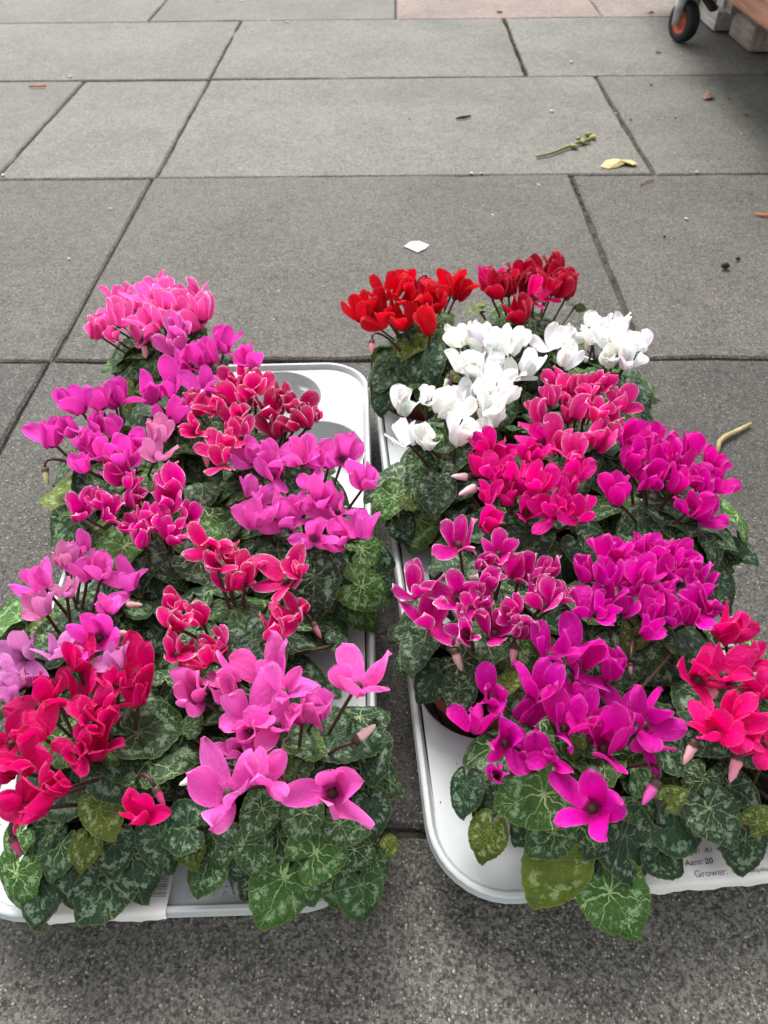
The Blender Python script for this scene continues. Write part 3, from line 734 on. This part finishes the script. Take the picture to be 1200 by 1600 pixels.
# buds
BUD = [('P5',72,745,30,-80,(.5,.45,.2)),('P10',207,945,34,0,(.6,.38,.35)),('P10',190,990,34,0,(.6,.38,.35)),('P3',322,715,34,-80,(.6,.25,.3)),('P14',300,1217,44,205,(.80,.74,.62)),
       ('P14',570,1146,46,40,(.75,.55,.5)),('P14',456,1245,40,-65,(.6,.16,.25)),('P13',25,1322,34,-60,(.5,.04,.16)),('P13',250,1245,36,-60,(.5,.04,.16)),('R9',1016,1238,48,-125,(.72,.10,.42)),
       ('R10',1110,1085,50,-135,(.80,.38,.42)),('R10',1078,1175,44,-120,(.80,.38,.42)),('R10',1148,1198,52,-110,(.82,.30,.40)),('R5',722,745,36,178,(.80,.52,.56)),('R5',735,765,42,205,(.80,.52,.56)),
       ('R8',752,902,40,180,(.80,.55,.58)),('R8',715,1030,40,-70,(.55,.35,.32)),('R8',802,1022,36,-95,(.72,.40,.42)),('R3b',916,535,34,-95,(.62,.55,.40)),('R1',581,542,24,-90,(.72,.25,.3)),
       ('R2',824,520,26,-90,(.72,.25,.3)),('P1',226,547,28,-80,(.70,.35,.40)),('P11',495,985,30,-60,(.40,.14,.18)),('R3w',698,598,26,-110,(.62,.60,.50)),('P3',475,652,34,-90,(.40,.16,.18)),('R7',985,1045,20,-90,(.5,.3,.3))]
for k, u, v, l, a, c in BUD: PL[k].bud(u, v, l, a, c)

# leaves measured singly: plant, u, v, width, kind, height, direction of the tip in the picture (degrees, 270 = towards the viewer)
LV = [('P13',22,1378,92,'L',.085,262),('P13',60,1392,90,'D',.080,275),('P13',112,1366,92,'D',.092,262),('P13',162,1392,98,'D',.080,232),('P13',208,1352,104,'D',.090,280),('P13',133,1327,52,'Y',.105,260),
('P13',160,1272,72,'Y',.118,300),('P13',215,1186,88,'M',.125,330),('P13',190,1216,50,'M',.122,210),('P14',283,1295,84,'D',.105,190),('P14',300,1322,64,'Y',.096,280),('P14',322,1356,78,'M',.085,250),
('P14',373,1338,84,'S',.098,260),('P14',443,1318,88,'M',.104,300),('P14',507,1325,98,'L',.108,30),('P14',560,1332,58,'M',.10,320),('P14',613,1319,34,'Y',.09,20),('P14',437,1388,112,'L',.088,245),
('P14',566,1396,84,'M',.078,280),('P14',530,1378,74,'M',.082,270),('P14',472,1279,68,'M',.122,250),('P14',405,1273,70,'M',.120,240),('P14',288,1130,74,'M',.12,110),('P14',469,1172,80,'M',.122,330),
('P14',577,1172,92,'D',.11,285),('P14',581,1268,66,'D',.10,280),('P14',330,1290,60,'D',.10,250),('P13',262,1052,50,'M',.12,100),('P10',85,960,76,'L',.125,230),('P10',16,966,84,'L',.12,200),('P10',130,948,74,'M',.125,20),
('P10',45,976,54,'Y',.128,10),('P10',260,889,78,'M',.118,330),('P11',300,920,64,'D',.122,150),('P11',243,948,56,'S',.112,100),('P11',341,927,68,'S',.122,20),('P11',368,943,40,'L',.13,60),
('P11',482,900,72,'D',.112,320),('P8',576,920,78,'L',.115,340),('P11',533,1001,46,'D',.12,20),('P8',606,914,44,'D',.10,30),('P9',295,705,54,'S',.12,330),('P9',316,762,60,'S',.12,300),('P8',357,822,52,'M',.12,60),
('P8',370,776,40,'L',.122,100),('P8',447,778,40,'M',.13,90),('P1',182,560,62,'L',.112,200),('P8',572,856,60,'L',.118,20),('P8',540,885,54,'D',.112,250),('P8',480,862,40,'L',.12,240),('P8',516,900,50,'D',.105,270),
('P9',110,800,46,'L',.11,190),('P9',160,815,30,'Y',.13,20),('P9',255,838,46,'D',.11,280),('P5',120,765,44,'D',.11,240),('P5',205,672,44,'L',.12,20),('P13',68,1300,70,'D',.10,230),('P13',250,1180,60,'D',.11,40),
('P14',340,1180,54,'D',.11,160),('P14',310,1190,66,'D',.105,200),('P13',270,1225,64,'D',.105,330),('P14',425,1178,50,'D',.11,250),('P13',30,1130,70,'L',.105,180),('P13',236,1100,50,'M',.12,60),
('R8',657,1010,74,'S',.115,245),('R8',730,1037,78,'S',.118,340),('R8',673,1064,64,'D',.102,230),('R8',717,1084,58,'S',.108,270),('R8',694,876,56,'S',.122,300),('R8',640,1030,54,'D',.10,215),('R8',632,985,50,'D',.10,190),
('R9',725,1236,66,'D',.105,255),('R9',833,1244,112,'L',.132,200),('R9',761,1308,68,'Y',.095,250),('R9',864,1362,112,'P',.092,240),('R9',962,1408,118,'L',.078,300),('R9',900,1300,86,'M',.112,260),
('R9',980,1322,108,'D',.098,285),('R9',1036,1340,72,'D',.090,320),('R9',1062,1298,84,'D',.10,340),('R9',993,1192,80,'M',.122,40),('R9',937,1308,64,'D',.108,230),('R9',788,1236,64,'D',.115,260),('R9',905,1215,60,'M',.12,100),
('R7',1024,1036,80,'D',.115,200),('R7',993,988,54,'Y',.13,240),('R9',797,1063,44,'Y',.14,60),('R9',900,1163,34,'Y',.14,250),('R10',1117,1275,84,'S',.11,300),('R10',1163,1324,78,'D',.092,265),('R10',1190,1282,48,'Y',.115,30),
('R10',1098,1125,60,'L',.12,110),('R10',1055,1150,62,'S',.112,170),('R10',1050,1188,60,'D',.11,350),('R10',1050,1246,42,'Y',.115,30),('R5',859,851,66,'L',.125,350),('R6',1072,833,78,'L',.118,340),('R6',1020,795,82,'L',.125,300),
('R6',1153,800,78,'L',.115,60),('R6',1164,858,54,'D',.09,310),('R6',1128,862,54,'D',.095,330),('R6',1133,884,34,'Y',.09,20),('R3b',1004,597,56,'M',.11,290),('R3b',1012,648,44,'D',.095,300),('R3b',930,575,50,'M',.12,250),
('R3w',657,732,58,'M',.122,270),('R3w',680,712,54,'M',.128,350),('R3w',672,774,56,'M',.115,260),('R3w',628,822,52,'D',.085,290),('R3w',640,784,34,'Y',.105,180),('R5',720,767,54,'D',.118,200),('R5',802,672,50,'M',.128,100),
('R5',717,795,46,'D',.11,240),('R5',807,816,46,'M',.12,350),('R1',665,550,58,'L',.115,200),('R1',610,540,44,'D',.11,150),('R1',600,592,48,'D',.105,230),('R1',630,578,50,'D',.115,350),('R1',595,625,40,'D',.09,260),
('R2',770,482,50,'M',.125,120),('R2',742,480,34,'Y',.13,160),('R2',900,478,40,'D',.12,20),('R1',700,548,40,'M',.12,330),('R4w',735,640,34,'Y',.13,340),('P13',255,1318,84,'D',.096,290),('P13',90,1332,70,'M',.10,250),('P13',178,1330,70,'D',.10,270),('P14',335,1325,72,'M',.098,240),('P14',480,1366,80,'M',.088,280),('P14',540,1290,66,'M',.112,340),
('P14',398,1330,66,'M',.104,270),('P14',400,1375,64,'D',.082,235),('P14',590,1352,54,'M',.082,310),('P13',20,1310,66,'L',.10,220),('R9',858,1308,74,'M',.112,220),('R9',930,1262,70,'M',.122,300),('R9',1000,1254,76,'M',.112,330),
('R9',820,1296,56,'D',.108,230),('R9',948,1342,78,'D',.088,280),('R9',905,1352,70,'M',.086,250),('R10',1150,1235,76,'D',.112,330),('R10',1095,1225,62,'M',.115,240),('R9',756,1262,50,'D',.10,240),('R9',1050,1010,30,'Y',.135,120),('R7',1175,1000,60,'L',.11,40)]
rl = random.Random(77)
for k, u, v, wp, kind, z, ang in LV:
    pl = PL[k]; C = at(u, v, z); wd = wp/FPX*depth(C)
    rel = Vector((C.x-pl.base.x, C.y-pl.base.y, 0)); d = rel.length
    out_ = rel.normalized() if d > .005 else Vector((0, -1, 0))
    lean = min(.95, .20+d*6.5)
    n = Vector((0, 0, 1))+out_*lean+Vector((rl.gauss(0, .12), rl.gauss(0, .12), 0))-FW*.15
    n.normalize()
    # direction in the picture laid onto the leaf's own plane
    t = RT*math.cos(rad(ang))+UP*math.sin(rad(ang))
    t = t-FW*(t.dot(n)/FW.dot(n)) if abs(FW.dot(n)) > .25 else t
    c, pt = leafcol(kind, rl)
    pl.leaf(C, wd, t, n, c, pt)
# the rest of each rosette
for k, pl in PL.items():
    r = pl.r
    for lay, (n, r0, r1, z0, z1) in enumerate([(9, .050, .072, .082, .100), (10, .030, .060, .102, .128), (6, .0, .034, .118, .138)]):
        a0 = r.uniform(0, 6.28)
        for i in range(n):
            a = a0+2*math.pi*i/n+r.gauss(0, .18); d = r.uniform(r0, r1)
            out_ = Vector((math.cos(a), math.sin(a), 0)); C = pl.base+out_*d+Vector((0, 0, r.uniform(z0, z1)))
            lean = min(1.3, d*11)+r.gauss(0, .12)
            if k in ('P13', 'P14', 'R9', 'R10') and C.y < pl.base.y-.012 and C.x < .268: continue
            if k in ('R8', 'R9') and C.x < pl.base.x-.01 and C.y < pl.base.y+.01: continue
            nrm = (Vector((0, 0, 1))+out_*lean+Vector((r.gauss(0, .15), r.gauss(0, .15), 0))).normalized()
            kind = r.choices('DMLSY', (3.6, 3.8, 1.9, 2.2, .35))[0]
            c, pt = leafcol(kind, r)
            pl.leaf(C, r.uniform(.036, .054), (out_-Vector((0, 0, lean))+Vector((r.gauss(0, .3), r.gauss(0, .3), 0))), nrm, c, pt, stalk=lay < 2)

# label print and raised lettering
pa = paper(tray_a, -.075, .004, .0495, -TL/2+.030, 4)
pb = paper(tray_b, -.008, .136, .0490, -TL/2+.036, 9)
def on_flat(par, body, size, x, y, z, mat, shear=0, rotx=0.0):
    o = obj('printed_text', text_mesh(body, size, mat, .00005, 0, shear), par, (x, y, z)); o.rotation_euler = (rotx, 0, 0); return o
SL = math.atan((RIMZ+.0002-DECK)/.035)
def zl(y): return DECK+.0012+(RIMZ+.0002-DECK)*(.036-y)/.035+.0007
for body, size, x, y, mt, sh in [('Grower:', .0066, .031, .0030, M_GREYINK, 0), ('Gebr Gepelaar', .0046, .0575, .0030, M_GREYINK, 0), ('Aant: 20', .0058, .0275, .0115, M_INK, .25),
                             ('Stuks:', .0058, .065, .0115, M_INK, .25), ('51  A1  495', .0050, .037, .0195, M_INK, .25), ('1025', .0042, .100, .0060, M_GREYINK, 0)]:
    on_flat(pb, body, size, x, -TL/2+y, zl(y), mt, sh, -SL)
ZL = zl(.018)
bars = MB(); rb = random.Random(8); y = -TL/2+.0105
while y < -TL/2+.0285:
    h = rb.choice([.0004, .0006, .0009]); bars.box(-.026, .002, y, y+h, ZL+.0002, ZL+.0004); y += h+rb.choice([.0006, .0009, .0013])
obj('barcode', bars.mesh('barcode', M_GREYINK, False), pa)
em = text_mesh('PAC', .0135, M_TRAY, .0009, .0006)
eo = obj('raised_lettering', em, tray_a, (.030, -TL/2+.0125, DECK+.0004)); em.update()
lf = MB()
for k in range(3):
    lf.tube([(.014+.0025*k, -TL/2+.0105, DECK+.0004), (.018+.003*k, -TL/2+.015+.001*k, DECK+.0006), (.026+.001*k, -TL/2+.0215-.002*k, DECK+.0004)], [.0003, .0012, .0003], 6)
obj('raised_emblem', lf.mesh('raised_emblem', M_TRAY), tray_a)

for T_, sd_ in ((tray_a, 21), (tray_b, 22)):
    r = random.Random(sd_); b = MB(); k = 0
    while k < 90:
        x, y = r.uniform(-TW/2+.012, TW/2-.012), r.uniform(-TL/2+.012, TL/2-.012)
        if any((x-c[0])**2+(y-c[1])**2 < (HOLE_R+.003)**2 for c in CUPS): continue
        k += 1; q = r.uniform(.0004, .0011)
        V = [Vector((x+r.uniform(-q, q), y+r.uniform(-q, q), DECK+r.uniform(.0002, q*1.2))) for _ in range(4)]
        b.add(V, [(0, 1, 2), (0, 2, 3), (0, 3, 1), (1, 3, 2)])
    tag(obj('soil_crumbs', b.mesh('soil_crumbs', M_SOIL, False), T_), None, None, kind='stuff')

# ------------------------------------------------------------------ cart at the far corner
def wood(name, c1, c2, scale=(3, 60, 60)):
    N = NT(name); g = N.n('ShaderNodeTexCoord').outputs['Object']
    mp = N.n('ShaderNodeMapping', {'Vector': g, 'Scale': scale}).outputs[0]
    a = N.noise(mp, 1.5, 5, .65).outputs[0]; b = N.noise(g, 14, 3).outputs[0]
    c = N.mix(N.sstep(a, .3, .7), c1, c2); c = N.mix(N.sstep(b, .45, .75, 0, .5), c, [x*.45 for x in c1])
    return N.done(N.principled(c, .85, .2, N.bump(a, .003)))
M_WOODP = wood('weathered_pale_wood', (.34, .32, .28), (.55, .53, .48), (60, 4, 60))
M_WOODB = wood('weathered_brown_wood', (.20, .165, .14), (.36, .31, .27), (60, 4, 60))
M_WOODR = wood('red_painted_board', (.17, .075, .05), (.30, .15, .10), (60, 4, 60))
M_RUB = simple('black_rubber', (.012, .012, .013), .75, .3, 60)
M_RIM = simple('orange_wheel_hub', (.48, .085, .035), .5, .25, 60)
M_ZINC = simple('zinc_fork', (.36, .36, .35), .45, .2, 60)
cart = empty('flower_cart', (.93, 2.0, 0)); tag(cart, 'weathered wooden cart with red-brown side board and orange-hubbed castor', 'cart')
def part(name, b, mat, par, smooth=False):
    me = b.mesh(name, mat, smooth); me.transform(Matrix.Translation((-.93, -2.0, 0))); return obj(name, me, par)
b = MB(); b.box(.915, .975, 2.545, 2.95, .004, .052, bev=.004); part('skid_beam', b, M_WOODP, cart)
b = MB(); b.box(.948, 1.06, 2.335, 2.515, .002, .062, bev=.008); part('skid_beam', b, M_WOODB, cart)
b = MB(); b.box(1.06, 1.50, 2.35, 2.50, .003, .060, bev=.006); part('skid_beam', b, M_WOODB, cart)
b = MB(); b.box(.985, 1.03, 2.56, 2.95, .004, .050, bev=.004); part('skid_beam', b, M_WOODB, cart)
for (y0, y1, mt) in [(2.50, 2.545, M_WOODB), (2.575, 2.63, M_WOODP), (2.655, 2.70, M_WOODB), (2.73, 2.80, M_WOODP), (2.83, 2.89, M_WOODB)]:
    b = MB(); b.box(.935, .955, y0, y1, .0535, .20, bev=.002); part('slat', b, mt, cart)
for k in range(2):
    b = MB(); b.box(.715+.004*k, .74+.003*k, 1.0, 2.35, .20+.075*k, .272+.075*k, bev=.003); part('side_board', b, M_WOODR, cart)
for k in range(6):
    b = MB(); x0 = .745+.13*k; b.box(x0, x0+.122, 1.0, 2.95, .215, .235, bev=.002); part('deck_plank', b, M_WOODB, cart)
b = MB(); b.box(1.30, 1.36, 1.05, 1.11, .001, .214, bev=.003); part('leg', b, M_WOODB, cart)
b = MB(); b.box(1.42, 1.48, 2.6, 2.66, .001, .214, bev=.003); part('leg', b, M_WOODB, cart)
# castor
wc = Vector((.796, 2.455, .050)); ax = Vector((-.93, -.36, 0)).normalized()
Mx = Matrix.Translation(wc-Vector((.93, 2.0, 0))) @ Vector((0, 0, 1)).rotation_difference(ax).to_matrix().to_4x4()
b = MB()
side = Vector((ax.y, -ax.x, 0))
for sgn in (1, -1):
    q = wc+ax*.026*sgn
    b.tube([q+Vector((0, 0, -.006)), q+Vector((0, 0, .03)), q+Vector((0, 0, .065))-ax*.004*sgn], [.011, .012, .016], 8)
b.tube([wc-ax*.032, wc+ax*.032], .006, 8); b.lathe([(.001, .122), (.028, .122), (.03, .108), (.001, .106)], 18, Matrix.Translation(wc.xy.to_3d()))
b.tube([wc+Vector((0, 0, .118)), wc+Vector((0, 0, .216))], .012, 10)
cas = part('castor', b, M_ZINC, cart, True)
b = MB(); b.lathe([(.030, -.017), (.046, -.016), (.0495, -.010), (.0500, 0), (.0495, .010), (.046, .016), (.030, .017), (.028, .012), (.028, -.012)], 32, Mx, True)
ty = b.mesh('tyre', M_RUB)
b2 = MB(); b2.box(-.012, .012, -.05, .03, .0, .012, Matrix.Translation(wc-Vector((.93, 2.0, 0))+Vector((.035, -.01, .055))) @ Matrix.Rotation(.5, 4, 'Z') @ Matrix.Rotation(.5, 4, 'X'), .003)
obj('brake_pedal', b2.mesh('brake_pedal', M_RUB, False), cas); obj('tyre', ty, cas)
b = MB(); b.lathe([(.008, .018), (.012, .017), (.016, .009), (.026, .010), (.030, .0165), (.0305, .012), (.0305, -.012), (.030, -.0165), (.026, -.010), (.016, -.009), (.012, -.017), (.008, -.018)], 28, Mx)
obj('wheel_hub', b.mesh('wheel_hub', M_RIM), cas)

# ------------------------------------------------------------------ litter on the paving
M_YP = simple('withered_petal', (.40, .32, .13), .6, .2, 120)
M_GS = simple('cut_green_stem', (.16, .19, .045), .6, .3, 80)
M_TAN = simple('dry_tan_stalk', (.36, .28, .13), .7, .25, 90)
M_WHITE = simple('white_scrap', (.38, .38, .365), .7, .15, 90)
M_BRN = simple('dry_brown_scrap', (.17, .095, .050), .8, .4, 90)
M_ORG = simple('orange_brown_scrap', (.42, .14, .045), .8, .3, 90)
M_CLOD = simple('dark_soil_clod', (.018, .014, .012), .95, .5, 300)
def stick(name, pts, rads, mat, label, cat, n=7):
    P = [at(*p) for p in pts]; b = MB(); b.tube(P, rads, n); c = P[0].copy(); c.z = 0
    me = b.mesh(name, mat); me.transform(Matrix.Translation(-c)); o = obj(name, me, None, c); tag(o, label, cat); return o
st = stick('flower_stalk', [(838, 245, .004), (862, 239, .005), (885, 230, .0055), (905, 222, .006), (922, 218, .007)], [.0022, .0028, .0032, .0038, .0045], M_GS, 'wilted green flower stalk lying on a far slab', 'stalk')
def blob(name, u, v, size, mat, seed, flat=.4, par=None, base=None, pointy=1.0, z=0):
    r = random.Random(seed); bm = bmesh.new(); bmesh.ops.create_icosphere(bm, subdivisions=2, radius=1)
    k = [r.uniform(.7, 1.25) for _ in range(6)]; s = r.uniform(0, 6)
    for p in bm.verts:
        a = math.atan2(p.co.y, p.co.x); q = 1+.22*math.sin(2*a+s)+.16*math.sin(3*a+2*s)+r.uniform(-.08, .08)
        p.co = Vector((p.co.x*q*size, p.co.y*q*size*pointy, p.co.z*size*flat))
    zmin = min(p.co.z for p in bm.verts)
    for p in bm.verts: p.co.z -= zmin
    me = bpy.data.meshes.new(name); bm.to_mesh(me); bm.free(); me.materials.append(mat)
    P = at(u, v, 0); P.z = z+.0005
    o = obj(name, me, par, P if base is None else P-base); o.rotation_euler = (0, 0, r.uniform(0, 6)); return o
for i, (u, v, s, mt) in enumerate([(911, 226, .008, M_GS), (920, 215, .008, M_GS), (926, 218, .007, M_YP), (897, 233, .007, M_GS), (903, 219, .005, M_GS)]):
    blob('flower_head' if i < 3 else 'bract', u, v, s, mt, 40+i, .7, st, st.location)
def scrap(name, P, mat, label, cat, seed, lift=.002, thick=.0006):
    """a thin curled scrap: outline points given on the ground"""
    r = random.Random(seed); Q = [at(u, v, .001) for u, v in P]; c = sum(Q, Vector())/len(Q); n = len(Q); V = []; Fc = []
    for q in Q: V.append(q-c+Vector((0, 0, r.uniform(.0, lift))))
    V.append(Vector((0, 0, lift*1.4)))
    V += [p+Vector((0, 0, -thick)) for p in V[:n]]+[V[n]-Vector((0, 0, thick))]
    for j in range(n):
        k = (j+1) % n; Fc += [(j, k, n), (n+1+k, n+1+j, 2*n+1), (j, n+1+j, n+1+k, k)]
    lo = min(v.z for v in V)
    V = [v+Vector((0, 0, -lo)) for v in V]; c.z = .0012
    o = obj(name, mesh_from(name, V, Fc, mat, False), None, c); tag(o, label, cat); return o
scrap('fallen_petal', [(938, 261), (946, 255), (958, 252), (972, 251), (985, 252), (996, 259), (988, 261), (978, 258), (965, 262), (950, 264)], M_YP, 'yellowed petal lying near a slab corner', 'petal', 1, .006)
scrap('paper_scrap', [(631, 387), (642, 379), (655, 377), (671, 383), (664, 391), (652, 396)], M_WHITE, 'diamond-shaped white paper scrap on the slab behind the red flowers', 'paper', 2, .002)
stick('dry_stalk', [(1173, 662, .004), (1152, 673, .005), (1133, 682, .006), (1124, 690, .006), (1121, 706, .004)], [.0018, .003, .0032, .003, .0024], M_TAN, 'bent tan dry stalk on the paving beside the purple-magenta plant', 'stalk')
stick('twig', [(713, 185, .003), (724, 183, .004), (735, 181, .003)], [.002, .003, .002], M_CLOD, 'short dark twig on the wide far slab', 'twig')
stick('cigarette_end', [(45, 135, .004), (58, 134, .004), (72, 134, .004)], [.0022, .0024, .0022], M_ORG, 'orange cigarette end lying on a slab joint', 'cigarette end')
stick('orange_stalk', [(1180, 334, .003), (1192, 336, .003), (1206, 337, .003)], [.0018, .0024, .0018], M_ORG, 'small orange stalk lying alone near the outer paving', 'stalk')
stick('dead_twig', [(1001, 289, .002), (1010, 283, .003), (1022, 281, .002)], [.001, .0012, .001], M_BRN, 'thin brown twig just below the yellowed petal', 'twig')
for i, (u, v, s) in enumerate([(1132, 420, .0062), (1152, 407, .0034), (1038, 371, .0022)]):
    tag(blob('soil_clod', u, v, s, M_CLOD, 60+i, .8), ['largest dark soil clod on the open slab', 'smaller soil clod beside the largest one', 'tiny dark crumb of soil on the slab past the tray'][i], 'soil clod')
scrap('leaf_scrap', [(1096, 151), (1102, 149), (1110, 150), (1117, 153), (1109, 156), (1100, 156)], M_BRN, 'largest curled brown scrap on the slab in front of the cart', 'scrap', 3, .008)
blob_list = [(172, 327, .0045), (108, 405, .004), (110, 121, .007), (841, 290, .005), (1072, 343, .0048), (893, 98, .007), (449, 36, .008), (419, 33, .005), (395, 48, .006), (340, 3, .008), (378, 3, .008),
             (770, 337, .004), (1132, 168, .004), (1158, 210, .004), (737, 272, .006), (752, 272, .005), (862, 175, .007), (435, 456, .003), (428, 500, .0025), (1017, 20, .012), (1088, 270, .005), (962, 178, .004), (5, 275, .006), (230, 37, .005)]
for i, (u, v, s) in enumerate(blob_list):
    tag(blob('litter_chip', u, v, s*.8, M_WHITE if i % 3 else M_YP, 80+i, .35, pointy=.7), 'tiny pale chip of litter lying loose on the paving slabs', 'litter', 'tiny pale chips scattered on the paving')
for i, (u, v, s) in enumerate([(1028, 83, .010), (1017, 133, .008), (1080, 55, .006), (1140, 155, .006), (1165, 180, .008), (1175, 183, .005), (780, 20, .012), (985, 187, .006), (1095, 92, .005), (1055, 184, .006), (640, 186, .005)]):
    tag(blob('leaf_crumb', u, v, s*.8, M_BRN, 140+i, .3, pointy=.5), 'small brown crumb of dead leaf lying near the cart', 'dead leaf', 'brown leaf crumbs scattered near the cart')
